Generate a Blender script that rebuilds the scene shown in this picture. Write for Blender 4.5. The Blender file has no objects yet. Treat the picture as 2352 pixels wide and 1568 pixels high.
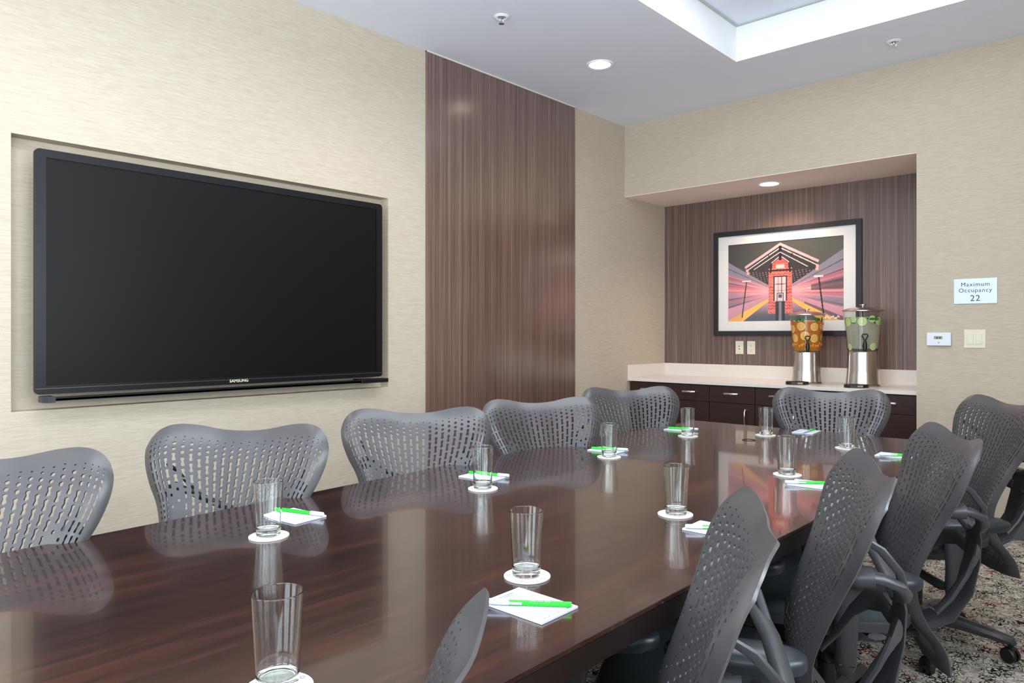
import bpy, math, random
from mathutils import Vector, Matrix
random.seed(7)
C = bpy.context.scene.collection
sc = bpy.context.scene
PI = math.pi

# ------------------------------------------------------------------ camera
F_PX, VX, HY, HC = 1655.0, 2685.0, 768.0, 1.243
YAW = math.atan((VX - 1176) / F_PX)
cam = bpy.data.cameras.new('camera')
cam.sensor_width = 36
cam.lens = 36 * F_PX / 2352
cam.shift_y = -(784 - HY) / 2352
cam.clip_start = 0.02
co = bpy.data.objects.new('camera', cam)
C.objects.link(co)
co.location = (0, 0, HC)
co.rotation_euler = (PI / 2, 0, YAW)
sc.camera = co

# ------------------------------------------------------------------ light and exposure
sc.view_settings.view_transform = 'Standard'
sc.view_settings.look = 'None'
sc.view_settings.gamma = 1
sc.view_settings.use_curve_mapping = False
sc.view_settings.exposure = 0.1
w = bpy.data.worlds.new('daylight'); sc.world = w; w.use_nodes = True
w.node_tree.nodes['Background'].inputs[0].default_value = (0.75, 0.88, 1.0, 1)
w.node_tree.nodes['Background'].inputs[1].default_value = 1.5

def area(name, loc, target, sx, sy, power, col, spread=PI):
    l = bpy.data.lights.new(name, 'AREA'); l.shape = 'RECTANGLE'; l.size = sx; l.size_y = sy
    l.energy = power; l.color = col; l.spread = spread
    o = bpy.data.objects.new(name, l); C.objects.link(o); o.location = loc
    o.rotation_euler = (Vector(target) - Vector(loc)).to_track_quat('-Z', 'Y').to_euler()
    return o

WX, FY, RX, NY, CH = -3.5, 5.294, 0.95, -2.6, 3.05     # wall planes and ceiling height
WIN_R = [(-2.1, -0.3), (0.3, 2.1)]         # windows of the right wall (y ranges)
WIN_N = [(-3.0, -1.5), (-0.9, 0.6)]                    # windows of the near wall (x ranges)
for a, b in WIN_R:
    area('window_daylight', (RX + 0.16, (a + b) / 2, 1.75), (WX, (a + b) / 2, 5.0), b - a, 1.9, 98, (0.84, 0.93, 1.0))
for a, b in WIN_N:
    area('window_daylight', ((a + b) / 2, NY - 0.16, 1.75), ((a + b) / 2, 3, 6.0), b - a, 1.9, 84, (0.86, 0.94, 1.0))

DOWN = [(-2.815, 3.96), (-2.815, 2.4), (-2.815, 0.84), (-2.815, -0.9), (0.15, 3.96), (0.15, 2.4), (0.15, 0.84), (0.15, -0.9)]
ALC_LIGHT = (-2.347, 5.608, 2.44)
def spot(name, loc, power, col, deg=110, blend=0.8, r=0.05):
    l = bpy.data.lights.new(name, 'SPOT'); l.energy = power; l.color = col
    l.spot_size = math.radians(deg); l.spot_blend = blend; l.shadow_soft_size = r
    o = bpy.data.objects.new(name, l); C.objects.link(o); o.location = loc
    return o
for x, y in DOWN:
    spot('downlight_glow', (x, y, CH - 0.02), 15, (1.0, 0.80, 0.60))
spot('downlight_glow', (ALC_LIGHT[0], ALC_LIGHT[1], ALC_LIGHT[2] - 0.02), 44, (1.0, 0.72, 0.55), 140)
# cool fill light added under the tray ceiling, facing down, without a fixture
TRX0, TRX1, TRY0, TRY1, TRZ = -2.12, -0.54, -1.2, 4.53, 3.286
area('tray_fill', ((TRX0 + TRX1) / 2, (TRY0 + TRY1) / 2, TRZ - 0.02), ((TRX0 + TRX1) / 2, (TRY0 + TRY1) / 2, 0), 0.9, 4.6, 66, (0.90, 0.96, 1.0))

# ------------------------------------------------------------------ materials
def srgb(r, g, b):
    f = lambda c: (c / 255 / 12.92) if c / 255 <= 0.04045 else ((c / 255 + 0.055) / 1.055) ** 2.4
    return (f(r), f(g), f(b), 1)

class NT:
    def __init__(s, name):
        s.m = bpy.data.materials.new(name); s.m.use_nodes = True
        s.t = s.m.node_tree; s.n = s.t.nodes; s.b = s.n['Principled BSDF']
    def add(s, typ, **kw):
        n = s.n.new(typ)
        for k, v in kw.items():
            if k.startswith('i_'):
                k2 = k[2:]
                n.inputs[int(k2) if k2.isdigit() else k2.replace('_', ' ')].default_value = v
            else: setattr(n, k, v)
        return n
    def link(s, a, b): s.t.links.new(a, b)
    def ramp(s, fac, stops):
        r = s.n.new('ShaderNodeValToRGB')
        e = r.color_ramp.elements
        e[0].position, e[0].color = stops[0]
        e[1].position, e[1].color = stops[-1]
        for p, c in stops[1:-1]:
            q = e.new(p); q.color = c
        s.link(fac, r.inputs[0]); return r.outputs[0]
    def coords(s, scale=(1, 1, 1), kind='Object'):
        tc = s.n.new('ShaderNodeTexCoord'); mp = s.n.new('ShaderNodeMapping')
        mp.inputs['Scale'].default_value = scale
        s.link(tc.outputs[kind], mp.inputs[0]); return mp.outputs[0]
    def noise(s, vec, scale, detail=3, rough=0.5):
        n = s.add('ShaderNodeTexNoise'); n.inputs['Scale'].default_value = scale
        n.inputs['Detail'].default_value = detail; n.inputs['Roughness'].default_value = rough
        s.link(vec, n.inputs['Vector']); return n.outputs['Fac']
    def bump(s, h, strength, dist):
        b = s.add('ShaderNodeBump'); b.inputs['Strength'].default_value = strength; b.inputs['Distance'].default_value = dist
        s.link(h, b.inputs['Height']); s.link(b.outputs[0], s.b.inputs['Normal'])
    def set(s, **kw):
        for k, v in kw.items(): s.b.inputs[k.replace('_', ' ')].default_value = v
        return s

def plain(name, col, rough=0.5, metal=0.0, var=0.04, vs=30, coat=0.0, spec=0.5, bump=0.0):
    t = NT(name)
    t.set(Roughness=rough, Metallic=metal, Coat_Weight=coat, Specular_IOR_Level=spec)
    v = t.noise(t.coords(), vs, 3)
    lo = tuple(c * (1 - var) for c in col[:3]) + (1,); hi = tuple(min(1, c * (1 + var)) for c in col[:3]) + (1,)
    t.link(t.ramp(v, [(0.3, lo), (0.7, hi)]), t.b.inputs['Base Color'])
    if bump: t.bump(v, bump, 0.001)
    return t.m

def wallpaper():
    t = NT('woven_wallpaper')
    a = t.noise(t.coords((1.6, 1.6, 26)), 9, 4, 0.6)       # long horizontal slubs
    b = t.noise(t.coords((60, 60, 160)), 4, 2)             # weave
    c = t.noise(t.coords((1, 1, 1)), 1.1, 2)
    m = t.add('ShaderNodeMath', operation='ADD'); t.link(a, m.inputs[0])
    k = t.add('ShaderNodeMath', operation='MULTIPLY'); k.inputs[1].default_value = 0.45; t.link(b, k.inputs[0]); t.link(k.outputs[0], m.inputs[1])
    col = t.ramp(m.outputs[0], [(0.48, srgb(181, 168, 148)), (0.66, srgb(190, 178, 159)), (0.9, srgb(200, 190, 173))])
    t.link(col, t.b.inputs['Base Color'])
    t.set(Roughness=0.75, Specular_IOR_Level=0.3)
    t.bump(m.outputs[0], 0.2, 0.0012)
    return t.m

def lined_wood(name, axis_scale, c0, c1, c2, rough=0.32):
    t = NT(name)
    a = t.noise(t.coords(tuple(s * 1 for s in axis_scale)), 1.0, 2, 0.6)
    b = t.noise(t.coords(tuple(s * 4.2 for s in axis_scale)), 1.0, 3, 0.7)
    m = t.add('ShaderNodeMix', data_type='FLOAT'); m.inputs[0].default_value = 0.6
    t.link(a, m.inputs[2]); t.link(b, m.inputs[3])
    t.link(t.ramp(m.outputs[0], [(0.34, c0), (0.5, c1), (0.66, c2)]), t.b.inputs['Base Color'])
    t.set(Roughness=rough, Specular_IOR_Level=0.55)
    t.set(Coat_Weight=1.0, Coat_Roughness=0.24, Coat_IOR=1.75) if rough < .3 else None
    t.bump(m.outputs[0], 0.03, 0.001)
    return t.m

def table_wood():
    t = NT('polished_espresso_wood')
    a = t.noise(t.coords((7, 0.9, 7)), 1.6, 5, 0.65)
    b = t.noise(t.coords((90, 4, 90)), 1.0, 3, 0.6)
    m = t.add('ShaderNodeMix', data_type='FLOAT'); m.inputs[0].default_value = 0.3
    t.link(a, m.inputs[2]); t.link(b, m.inputs[3])
    t.link(t.ramp(m.outputs[0], [(0.32, srgb(32, 20, 18)), (0.5, srgb(48, 29, 25)), (0.68, srgb(76, 43, 34))]), t.b.inputs['Base Color'])
    t.set(Roughness=0.2, Specular_IOR_Level=0.6, Coat_Weight=0.55, Coat_Roughness=0.04)
    d = t.noise(t.coords((3, 3, 3)), 2.0, 2)
    t.bump(d, 0.02, 0.004)
    return t.m

def carpet():
    t = NT('patterned_carpet')
    vec = t.coords((1, 1, 1))
    nz = t.add('ShaderNodeTexNoise'); nz.inputs['Scale'].default_value = 22; nz.inputs['Detail'].default_value = 2
    t.link(vec, nz.inputs['Vector'])
    vm = t.add('ShaderNodeVectorMath', operation='MULTIPLY_ADD')
    t.link(nz.outputs['Color'], vm.inputs[0]); vm.inputs[1].default_value = (0.05, 0.05, 0.05); t.link(vec, vm.inputs[2])
    vo = t.add('ShaderNodeTexVoronoi', feature='DISTANCE_TO_EDGE'); vo.inputs['Scale'].default_value = 58
    t.link(vm.outputs[0], vo.inputs['Vector'])
    cell = t.add('ShaderNodeTexVoronoi', feature='F1'); cell.inputs['Scale'].default_value = 58
    t.link(vm.outputs[0], cell.inputs['Vector'])
    sep = t.add('ShaderNodeSeparateColor'); t.link(cell.outputs['Color'], sep.inputs[0])
    light = t.ramp(sep.outputs[0], [(0.0, srgb(158, 152, 142)), (0.5, srgb(204, 198, 186)), (1.0, srgb(228, 222, 212))])
    big = t.noise(vec, 4.5, 2)
    dark = t.ramp(big, [(0.55, srgb(34, 32, 30)), (0.62, srgb(96, 22, 30))])
    wid = t.ramp(t.noise(vec, 14, 2), [(0.38, (0.02,) * 3 + (1,)), (0.65, (0.13,) * 3 + (1,))])
    lt = t.add('ShaderNodeMath', operation='LESS_THAN'); t.link(vo.outputs['Distance'], lt.inputs[0]); t.link(wid, lt.inputs[1])
    mx = t.add('ShaderNodeMix', data_type='RGBA'); t.link(lt.outputs[0], mx.inputs[0]); t.link(light, mx.inputs[6]); t.link(dark, mx.inputs[7])
    fib = t.noise(t.coords((1, 1, 1)), 400, 2)
    mul = t.add('ShaderNodeMix', data_type='RGBA', blend_type='MULTIPLY'); mul.inputs[0].default_value = 0.35
    t.link(mx.outputs[2], mul.inputs[6]); t.link(fib, mul.inputs[7])
    t.link(mul.outputs[2], t.b.inputs['Base Color'])
    t.set(Roughness=0.95, Specular_IOR_Level=0.1)
    t.bump(fib, 0.5, 0.004)
    return t.m

def glass_mat(name, col=(1, 1, 1, 1), rough=0.0, ior=1.5):
    t = NT(name); t.set(Base_Color=col, Roughness=rough, IOR=ior, Transmission_Weight=1.0); return t.m

def thin_clear(name, tint=(1, 1, 1, 1), gloss=0.08):
    t = NT(name); t.n.remove(t.b)
    tr = t.add('ShaderNodeBsdfTransparent'); tr.inputs[0].default_value = tint
    gl = t.add('ShaderNodeBsdfGlossy'); gl.inputs['Roughness'].default_value = 0.03
    lw = t.add('ShaderNodeLayerWeight'); lw.inputs[0].default_value = 0.5
    pw = t.add('ShaderNodeMath', operation='POWER'); t.link(lw.outputs['Facing'], pw.inputs[0]); pw.inputs[1].default_value = 4.0
    fr = t.add('ShaderNodeMath', operation='MULTIPLY_ADD'); t.link(pw.outputs[0], fr.inputs[0]); fr.inputs[1].default_value = 0.45; fr.inputs[2].default_value = 0.04
    mx = t.add('ShaderNodeMixShader')
    t.link(fr.outputs[0], mx.inputs[0]); t.link(tr.outputs[0], mx.inputs[1]); t.link(gl.outputs[0], mx.inputs[2])
    t.link(mx.outputs[0], t.n['Material Output'].inputs[0]); return t.m

def liquid(name, tint, milk, amount):
    t = NT(name); t.n.remove(t.b)
    tr = t.add('ShaderNodeBsdfTransparent'); tr.inputs[0].default_value = tint
    df = t.add('ShaderNodeBsdfDiffuse')
    v = t.noise(t.coords(), 9, 2)
    t.link(t.ramp(v, [(0.3, tuple(c * 0.85 for c in milk[:3]) + (1,)), (0.7, milk)]), df.inputs[0])
    tl = t.add('ShaderNodeBsdfTranslucent'); tl.inputs[0].default_value = milk
    m0 = t.add('ShaderNodeMixShader'); m0.inputs[0].default_value = 0.5; t.link(df.outputs[0], m0.inputs[1]); t.link(tl.outputs[0], m0.inputs[2])
    mx = t.add('ShaderNodeMixShader'); mx.inputs[0].default_value = amount
    t.link(tr.outputs[0], mx.inputs[1]); t.link(m0.outputs[0], mx.inputs[2])
    t.link(mx.outputs[0], t.n['Material Output'].inputs[0]); return t.m

def emit(name, col, s):
    t = NT(name); t.set(Base_Color=col, Emission_Color=col, Emission_Strength=s, Roughness=0.5); return t.m

def brushed(name, col, rough=0.28, scale=(2, 2, 300)):
    t = NT(name); t.set(Metallic=1.0, Roughness=rough)
    v = t.noise(t.coords(scale), 1.0, 3)
    lo = tuple(c * 0.8 for c in col[:3]) + (1,)
    t.link(t.ramp(v, [(0.3, lo), (0.7, col)]), t.b.inputs['Base Color'])
    t.bump(v, 0.05, 0.001); return t.m

def vcol_mat(name, rough=0.25):
    t = NT(name); a = t.add('ShaderNodeAttribute', attribute_name='Col')
    t.link(a.outputs['Color'], t.b.inputs['Base Color']); t.set(Roughness=rough); return t.m

M = dict(
    wall=wallpaper(),
    ceil=plain('ceiling_paint', srgb(236, 240, 255), 0.9, var=0.01, vs=4, spec=0.1),
    tray=plain('tray_white_paint', srgb(240, 242, 244), 0.85, var=0.01, vs=4, spec=0.1),
    wood=lined_wood('brown_line_laminate', (60, 60, 0.35), srgb(70, 48, 42), srgb(102, 75, 66), srgb(140, 114, 104), 0.2),
    wood2=lined_wood('brown_line_laminate_alcove', (60, 60, 0.35), srgb(74, 56, 52), srgb(106, 86, 80), srgb(142, 124, 116), 0.4),
    table=table_wood(),
    tedge=plain('table_edge_shaded', srgb(34, 23, 19), 0.35, var=0.15, vs=20),  # the edge's shade is put into its colour, darker than the top
    carpet=carpet(),
    base=plain('grey_carpet_base', srgb(96, 96, 98), 0.95, var=0.25, vs=260, spec=0.1, bump=0.5),
    soffit=plain('alcove_soffit_paint', srgb(250, 234, 228), 0.9, var=0.01, spec=0.1),
    bezel=plain('black_bezel', srgb(15, 15, 20), 0.36, var=0.1, spec=0.3),
    screen=plain('screen_glass', srgb(9, 9, 9), 0.42, var=0.02, spec=0.2),
    tvside=plain('tv_side_metal', srgb(120, 112, 100), 0.35, 0.6),
    shell=plain('chair_graphite_polymer', srgb(70, 68, 70), 0.33, var=0.03, spec=0.6),
    frame=plain('chair_frame_graphite', srgb(52, 53, 56), 0.38, var=0.05, spec=0.5),
    pad=plain('arm_pad_vinyl', srgb(36, 42, 48), 0.34, var=0.05, spec=0.5),
    seat=plain('seat_mesh_fabric', srgb(44, 52, 54), 0.8, var=0.3, vs=300, bump=0.4),
    black=plain('black_plastic', srgb(16, 16, 17), 0.35, var=0.1),
    quartz=plain('pale_quartz', srgb(226, 220, 212), 0.22, var=0.02, vs=60),
    espresso=plain('espresso_cabinet_veneer', srgb(46, 24, 20), 0.35, var=0.12, vs=14),
    espresso2=plain('espresso_cabinet_carcass', srgb(20, 12, 11), 0.5),
    nickel=brushed('brushed_nickel', (0.72, 0.70, 0.67, 1), 0.25, (40, 40, 40)),
    steel=brushed('brushed_steel', (0.66, 0.62, 0.58, 1), 0.22, (200, 200, 2)),
    steel_lid=brushed('steel_lid', (0.60, 0.52, 0.48, 1), 0.25, (30, 30, 30)),
    frameblk=plain('picture_frame_black', srgb(24, 23, 28), 0.4, var=0.08),
    mat=plain('picture_mat_board', srgb(222, 222, 220), 0.6, var=0.01),
    ivory=plain('ivory_plastic', srgb(222, 216, 196), 0.4, var=0.01),
    white=plain('white_plastic', srgb(226, 230, 238), 0.4, var=0.01),
    slot=plain('dark_slot', srgb(60, 54, 46), 0.6),
    sign=plain('pale_aluminium_sign', srgb(196, 208, 214), 0.35, 0.2, var=0.02),
    ink=plain('dark_ink', srgb(66, 66, 72), 0.6),
    lcd=plain('lcd_olive', srgb(140, 142, 112), 0.3),
    paper=plain('white_paper', srgb(212, 218, 230), 0.7, var=0.01),
    rule=plain('grey_ruling', srgb(156, 162, 176), 0.8),
    green=plain('bright_green_plastic', srgb(10, 222, 30), 0.3, var=0.02),
    cap=plain('white_pen_cap', srgb(214, 222, 236), 0.3, var=0.01),
    coaster=plain('white_pulp_coaster', srgb(218, 216, 208), 0.85, var=0.02, vs=120),
    glass=glass_mat('clear_glass', (0.97, 1.0, 0.99, 1)),
    acrylic=thin_clear('clear_acrylic', (0.96, 0.97, 0.96, 1)),
    orange_l=liquid('orange_infusion', (1.0, 0.66, 0.25, 1), srgb(255, 188, 66), 0.7),
    lime_l=liquid('lime_infusion', (0.96, 0.97, 0.92, 1), srgb(238, 238, 222), 0.62),
    chrome=brushed('polished_metal', (0.8, 0.8, 0.82, 1), 0.12, (10, 10, 10)),
    lampglow=emit('warm_lamp_face', (1.0, 0.86, 0.68, 1), 6.0),
    print=vcol_mat('photo_print'), fruit=vcol_mat('fruit_flesh', 0.35),
    leaf=plain('mint_leaf', srgb(40, 120, 40), 0.5, var=0.2),
    berry=plain('dark_berry', srgb(30, 26, 40), 0.4),
    straw=plain('strawberry', srgb(226, 84, 56), 0.4, var=0.2),
    tray_trim=plain('tray_trim_paint', srgb(190, 194, 192), 0.8),
)

# ------------------------------------------------------------------ mesh helpers
class MB:
    def __init__(s): s.v = []; s.f = []; s.sm = []
    def add(s, vs, fs, smooth=False):
        o = len(s.v); s.v += [tuple(p) for p in vs]
        s.f += [tuple(i + o for i in f) for f in fs]; s.sm += [smooth] * len(fs); return s
    def box(s, a, b, bev=0.0):
        (x0, y0, z0), (x1, y1, z1) = a, b
        if bev <= 0:
            return s.add([(x0, y0, z0), (x1, y0, z0), (x1, y1, z0), (x0, y1, z0), (x0, y0, z1), (x1, y0, z1), (x1, y1, z1), (x0, y1, z1)],
                         [(0, 3, 2, 1), (4, 5, 6, 7), (0, 1, 5, 4), (1, 2, 6, 5), (2, 3, 7, 6), (3, 0, 4, 7)])
        import bmesh
        bm = bmesh.new(); bmesh.ops.create_cube(bm, size=1)
        for v in bm.verts:
            v.co = Vector(((x0 + x1) / 2 + v.co.x * (x1 - x0), (y0 + y1) / 2 + v.co.y * (y1 - y0), (z0 + z1) / 2 + v.co.z * (z1 - z0)))
        bmesh.ops.bevel(bm, geom=list(bm.edges), offset=bev, segments=2, affect='EDGES', profile=0.5)
        bm.verts.index_update()
        s.add([v.co[:] for v in bm.verts], [tuple(v.index for v in f.verts) for f in bm.faces]); bm.free(); return s
    def prism(s, pts, z0, z1, bev=0.0):
        n = len(pts)
        cx = sum(p[0] for p in pts) / n; cy = sum(p[1] for p in pts) / n
        def ins(d): return [(p[0] + (cx - p[0]) / max(1e-6, math.hypot(cx - p[0], cy - p[1])) * d, p[1] + (cy - p[1]) / max(1e-6, math.hypot(cx - p[0], cy - p[1])) * d) for p in pts]
        rings = [(pts, z0), (pts, z1)] if bev <= 0 else [(ins(bev), z0), (pts, z0 + bev), (pts, z1 - bev), (ins(bev), z1)]
        vs = [(p[0], p[1], z) for ps, z in rings for p in ps]; fs = []
        for k in range(len(rings) - 1):
            for i in range(n):
                j = (i + 1) % n
                fs.append((k * n + i, k * n + j, (k + 1) * n + j, (k + 1) * n + i))
        fs.append(tuple(range(n - 1, -1, -1))); fs.append(tuple((len(rings) - 1) * n + i for i in range(n)))
        return s.add(vs, fs)
    def tube(s, pts, rad, n=10, caps=True, flat=None, up=(0, 0, 1), smooth=True):
        """sweep along pts; rad = number or list of numbers or (rw, rh) pairs; the section is an ellipse"""
        pts = [Vector(p) for p in pts]; m = len(pts)
        rr = rad if isinstance(rad, list) else [rad] * m
        rr = [r if isinstance(r, tuple) else (r, r) for r in rr]
        vs = []; fs = []
        for i, p in enumerate(pts):
            t = (pts[min(i + 1, m - 1)] - pts[max(i - 1, 0)]).normalized()
            u = Vector(up)
            if abs(t.dot(u)) > 0.98: u = Vector((0, 1, 0)) if abs(up[2]) > 0.5 else Vector((0, 0, 1))
            a = t.cross(u).normalized(); b = a.cross(t).normalized()
            for k in range(n):
                th = 2 * PI * k / n
                vs.append(p + a * math.cos(th) * rr[i][0] + b * math.sin(th) * rr[i][1])
        for i in range(m - 1):
            for k in range(n):
                l = (k + 1) % n
                fs.append((i * n + k, i * n + l, (i + 1) * n + l, (i + 1) * n + k))
        if caps:
            fs.append(tuple(range(n - 1, -1, -1))); fs.append(tuple((m - 1) * n + k for k in range(n)))
        return s.add(vs, fs, smooth)
    def lathe(s, prof, n=40, c=(0, 0, 0), smooth=True, close=False):
        vs = []; fs = []
        if not close:        # holding rings so that smooth shading stays inside the small bevels
            pr = [prof[0]]
            for a, b in zip(prof, prof[1:]):
                d = math.dist(a, b)
                if d > .016:
                    e = .0012 / d; pr += [tuple(p + (q - p) * f for p, q in zip(a, b)) for f in (e, 1 - e)]
                pr.append(b)
            prof = pr
        for r, z in prof:
            for k in range(n):
                th = 2 * PI * k / n; vs.append((c[0] + r * math.cos(th), c[1] + r * math.sin(th), c[2] + z))
        m = len(prof)
        for i in range(m - 1 if not close else m):
            j = (i + 1) % m
            for k in range(n):
                l = (k + 1) % n
                fs.append((i * n + k, i * n + l, j * n + l, j * n + k))
        if not close:
            if prof[0][0] > 1e-5: fs.append(tuple(range(n - 1, -1, -1)))
            if prof[-1][0] > 1e-5: fs.append(tuple((m - 1) * n + k for k in range(n)))
        return s.add(vs, fs, smooth)
    def xform(s, mat):
        s.v = [tuple(mat @ Vector(p)) for p in s.v]; return s
    def build(s, name, mat, parent=None, weld=False, sharp=35):
        me = bpy.data.meshes.new(name); me.from_pydata(s.v, [], s.f)
        me.polygons.foreach_set('use_smooth', s.sm)
        me.materials.append(mat); me.update()
        import bmesh
        bm = bmesh.new(); bm.from_mesh(me)
        if weld: bmesh.ops.remove_doubles(bm, verts=bm.verts, dist=1e-5)
        bmesh.ops.recalc_face_normals(bm, faces=bm.faces)
        bm.to_mesh(me); bm.free()
        if any(s.sm): me.set_sharp_from_angle(angle=math.radians(sharp))
        o = bpy.data.objects.new(name, me); C.objects.link(o)
        if parent: o.parent = parent
        return o

def tag(o, label=None, cat=None, group=None, kind=None):
    if label: o['label'] = label
    if cat: o['category'] = cat
    if group: o['group'] = group
    if kind: o['kind'] = kind
    return o
def thing(name, label, cat, loc=(0, 0, 0), rz=0, group=None):
    o = bpy.data.objects.new(name, None); o.empty_display_size = 0.05; C.objects.link(o)
    o.location = loc; o.rotation_euler = (0, 0, rz)
    return tag(o, label, cat, group)
def struct(o): o['kind'] = 'structure'; return o
KIDS = {}
def copy_tree(o, parent=None):
    c = o.copy(); C.objects.link(c)
    if parent: c.parent = parent
    for ch in [x for x in ALL if x.parent == o]: copy_tree(ch, c)
    return c
def text_mb(txt, size, spacing=1.0, depth=0.0, bold=0.0):
    cu = bpy.data.curves.new('t', 'FONT'); cu.body = txt; cu.size = size; cu.align_x = 'CENTER'; cu.align_y = 'CENTER'
    cu.space_character = spacing; cu.extrude = depth; cu.offset = bold
    o = bpy.data.objects.new('t', cu); C.objects.link(o)
    dg = bpy.context.evaluated_depsgraph_get(); me = bpy.data.meshes.new_from_object(o.evaluated_get(dg))
    mb = MB(); mb.add([v.co[:] for v in me.vertices], [tuple(p.vertices) for p in me.polygons])
    bpy.data.objects.remove(o); bpy.data.curves.remove(cu); bpy.data.meshes.remove(me)
    return mb

# ------------------------------------------------------------------ the room
AX1, ABY, AHZ = -1.227, 5.968, 2.44        # alcove right jamb, back wall, header height
struct(MB().box((WX - 0.3, NY - 0.3, -0.1), (RX + 0.3, ABY + 0.3, 0)).build('floor', M['carpet']))
# wall with the television recess
RY0, RY1, RZ0, RZ1, RD = 0.797, 2.724, 0.925, 2.068, 0.075
g = MB()
T = 0.14
g.box((WX - T, NY - T, 0), (WX, RY0, CH)); g.box((WX - T, RY1, 0), (WX, ABY + T, CH))
g.box((WX - T, RY0, 0), (WX, RY1, RZ0)); g.box((WX - T, RY0, RZ1), (WX, RY1, CH))
g.box((WX - T, RY0, RZ0), (WX - RD, RY1, RZ1))
struct(g.build('wall_left', M['wall']))
# far wall with alcove opening (starts flush with the left wall)
g = MB()
g.box((WX, FY, AHZ), (AX1, FY + 0.12, CH)); g.box((AX1, FY, 0), (RX + T, FY + 0.12, CH))
g.box((AX1, FY + 0.12, 0), (AX1 + 0.12, ABY + T, CH))
struct(g.build('wall_far', M['wall']))
struct(MB().box((WX, ABY, 0), (AX1, ABY + T, CH)).build('wall_alcove', M['wood2']))
struct(MB().box((WX, FY + 0.12, AHZ), (AX1, ABY, AHZ + 0.05)).box((WX, FY + 0.001, AHZ - 0.004), (AX1, FY + 0.13, AHZ)).build('ceiling_alcove', M['soffit']))
# right wall with windows
def wall_windows(name, axis):
    g = MB(); Z0, Z1 = 0.8, 2.7
    if axis == 'R':
        ys = [NY - T] + [v for ab in WIN_R for v in ab] + [FY]
        for i in range(0, len(ys), 2): g.box((RX, ys[i], 0), (RX + T, ys[i + 1], CH))
        for a, b in WIN_R: g.box((RX, a, 0), (RX + T, b, Z0)); g.box((RX, a, Z1), (RX + T, b, CH))
    else:
        xs = [WX] + [v for ab in WIN_N for v in ab] + [RX]
        for i in range(0, len(xs), 2): g.box((xs[i], NY - T, 0), (xs[i + 1], NY, CH))
        for a, b in WIN_N: g.box((a, NY - T, 0), (b, NY, Z0)); g.box((a, NY - T, Z1), (b, NY, CH))
    struct(g.build(name, M['wall']))
wall_windows('wall_right', 'R'); wall_windows('wall_near', 'N')
wn = 0
for a, b in WIN_R:
    wn += 1; g = MB()
    x0, x1 = RX + 0.02, RX + 0.07
    for y0, y1, z0, z1 in ((a, a + .06, .8, 2.7), (b - .06, b, .8, 2.7), (a + .06, b - .06, .8, .86), (a + .06, b - .06, 2.64, 2.7), ((a + b) / 2 - .025, (a + b) / 2 + .025, .86, 2.64)):
        g.box((x0, y0, z0), (x1, y1, z1))
    struct(g.build('window_%d' % wn, M['nickel']))
for a, b in WIN_N:
    wn += 1; g = MB()
    y0, y1 = NY - 0.07, NY - 0.02
    for x0, x1, z0, z1 in ((a, a + .06, .8, 2.7), (b - .06, b, .8, 2.7), (a + .06, b - .06, .8, .86), (a + .06, b - .06, 2.64, 2.7), ((a + b) / 2 - .025, (a + b) / 2 + .025, .86, 2.64)):
        g.box((x0, y0, z0), (x1, y1, z1))
    struct(g.build('window_%d' % wn, M['nickel']))
# ceiling with tray
g = MB()
g.box((WX - T, NY - T, CH), (TRX0 - 0.02, FY + 0.12, CH + 0.06)); g.box((TRX1 + 0.02, NY - T, CH), (RX + T, FY + 0.12, CH + 0.06))
g.box((TRX0 - 0.02, NY - T, CH), (TRX1 + 0.02, TRY0 - 0.02, CH + 0.06)); g.box((TRX0 - 0.02, TRY1 + 0.02, CH), (TRX1 + 0.02, FY + 0.12, CH + 0.06))
struct(g.build('ceiling', M['ceil']))
struct(MB().box((TRX0 - 0.02, TRY0 - 0.02, TRZ), (TRX1 + 0.02, TRY1 + 0.02, TRZ + 0.05)).build('ceiling_tray', M['ceil']))
g = MB()
g.box((TRX0 - 0.02, TRY0 - 0.02, CH), (TRX0, TRY1 + 0.02, TRZ)); g.box((TRX1, TRY0 - 0.02, CH), (TRX1 + 0.02, TRY1 + 0.02, TRZ))
g.box((TRX0, TRY0 - 0.02, CH), (TRX1, TRY0, TRZ)); g.box((TRX0, TRY1, CH), (TRX1, TRY1 + 0.02, TRZ))
struct(g.build('trim_1', M['tray']))
g = MB(); e = 0.022
g.box((TRX0, TRY0, TRZ - 0.008), (TRX0 + e, TRY1, TRZ)); g.box((TRX1 - e, TRY0, TRZ - 0.008), (TRX1, TRY1, TRZ))
g.box((TRX0 + e, TRY1 - e, TRZ - 0.008), (TRX1 - e, TRY1, TRZ)); g.box((TRX0 + e, TRY0, TRZ - 0.008), (TRX1 - e, TRY0 + e, TRZ))
struct(g.build('trim_2', M['tray_trim']))
# baseboards
struct(MB().box((AX1, FY - 0.012, 0), (RX, FY, 0.115)).build('baseboard_far', M['base']))
struct(MB().box((WX, NY, 0), (WX + 0.012, 3.02, 0.115)).box((WX, 4.57, 0), (WX + 0.012, 5.33, 0.115)).build('baseboard_left', M['base']))
struct(MB().box((RX - 0.012, NY, 0), (RX, FY - 0.012, 0.115)).build('baseboard_right', M['base']))
# brown lined panel on the left wall, floor to ceiling
struct(MB().box((WX, 3.02, 0), (WX + 0.012, 4.57, CH)).build('wall_panel', M['wood']))
# (a hairline pale caulk bead between panel and ceiling)
struct(MB().box((WX, 3.02, CH - 0.008), (WX + 0.016, 4.57, CH)).build('trim_3', M['ivory']))

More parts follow.
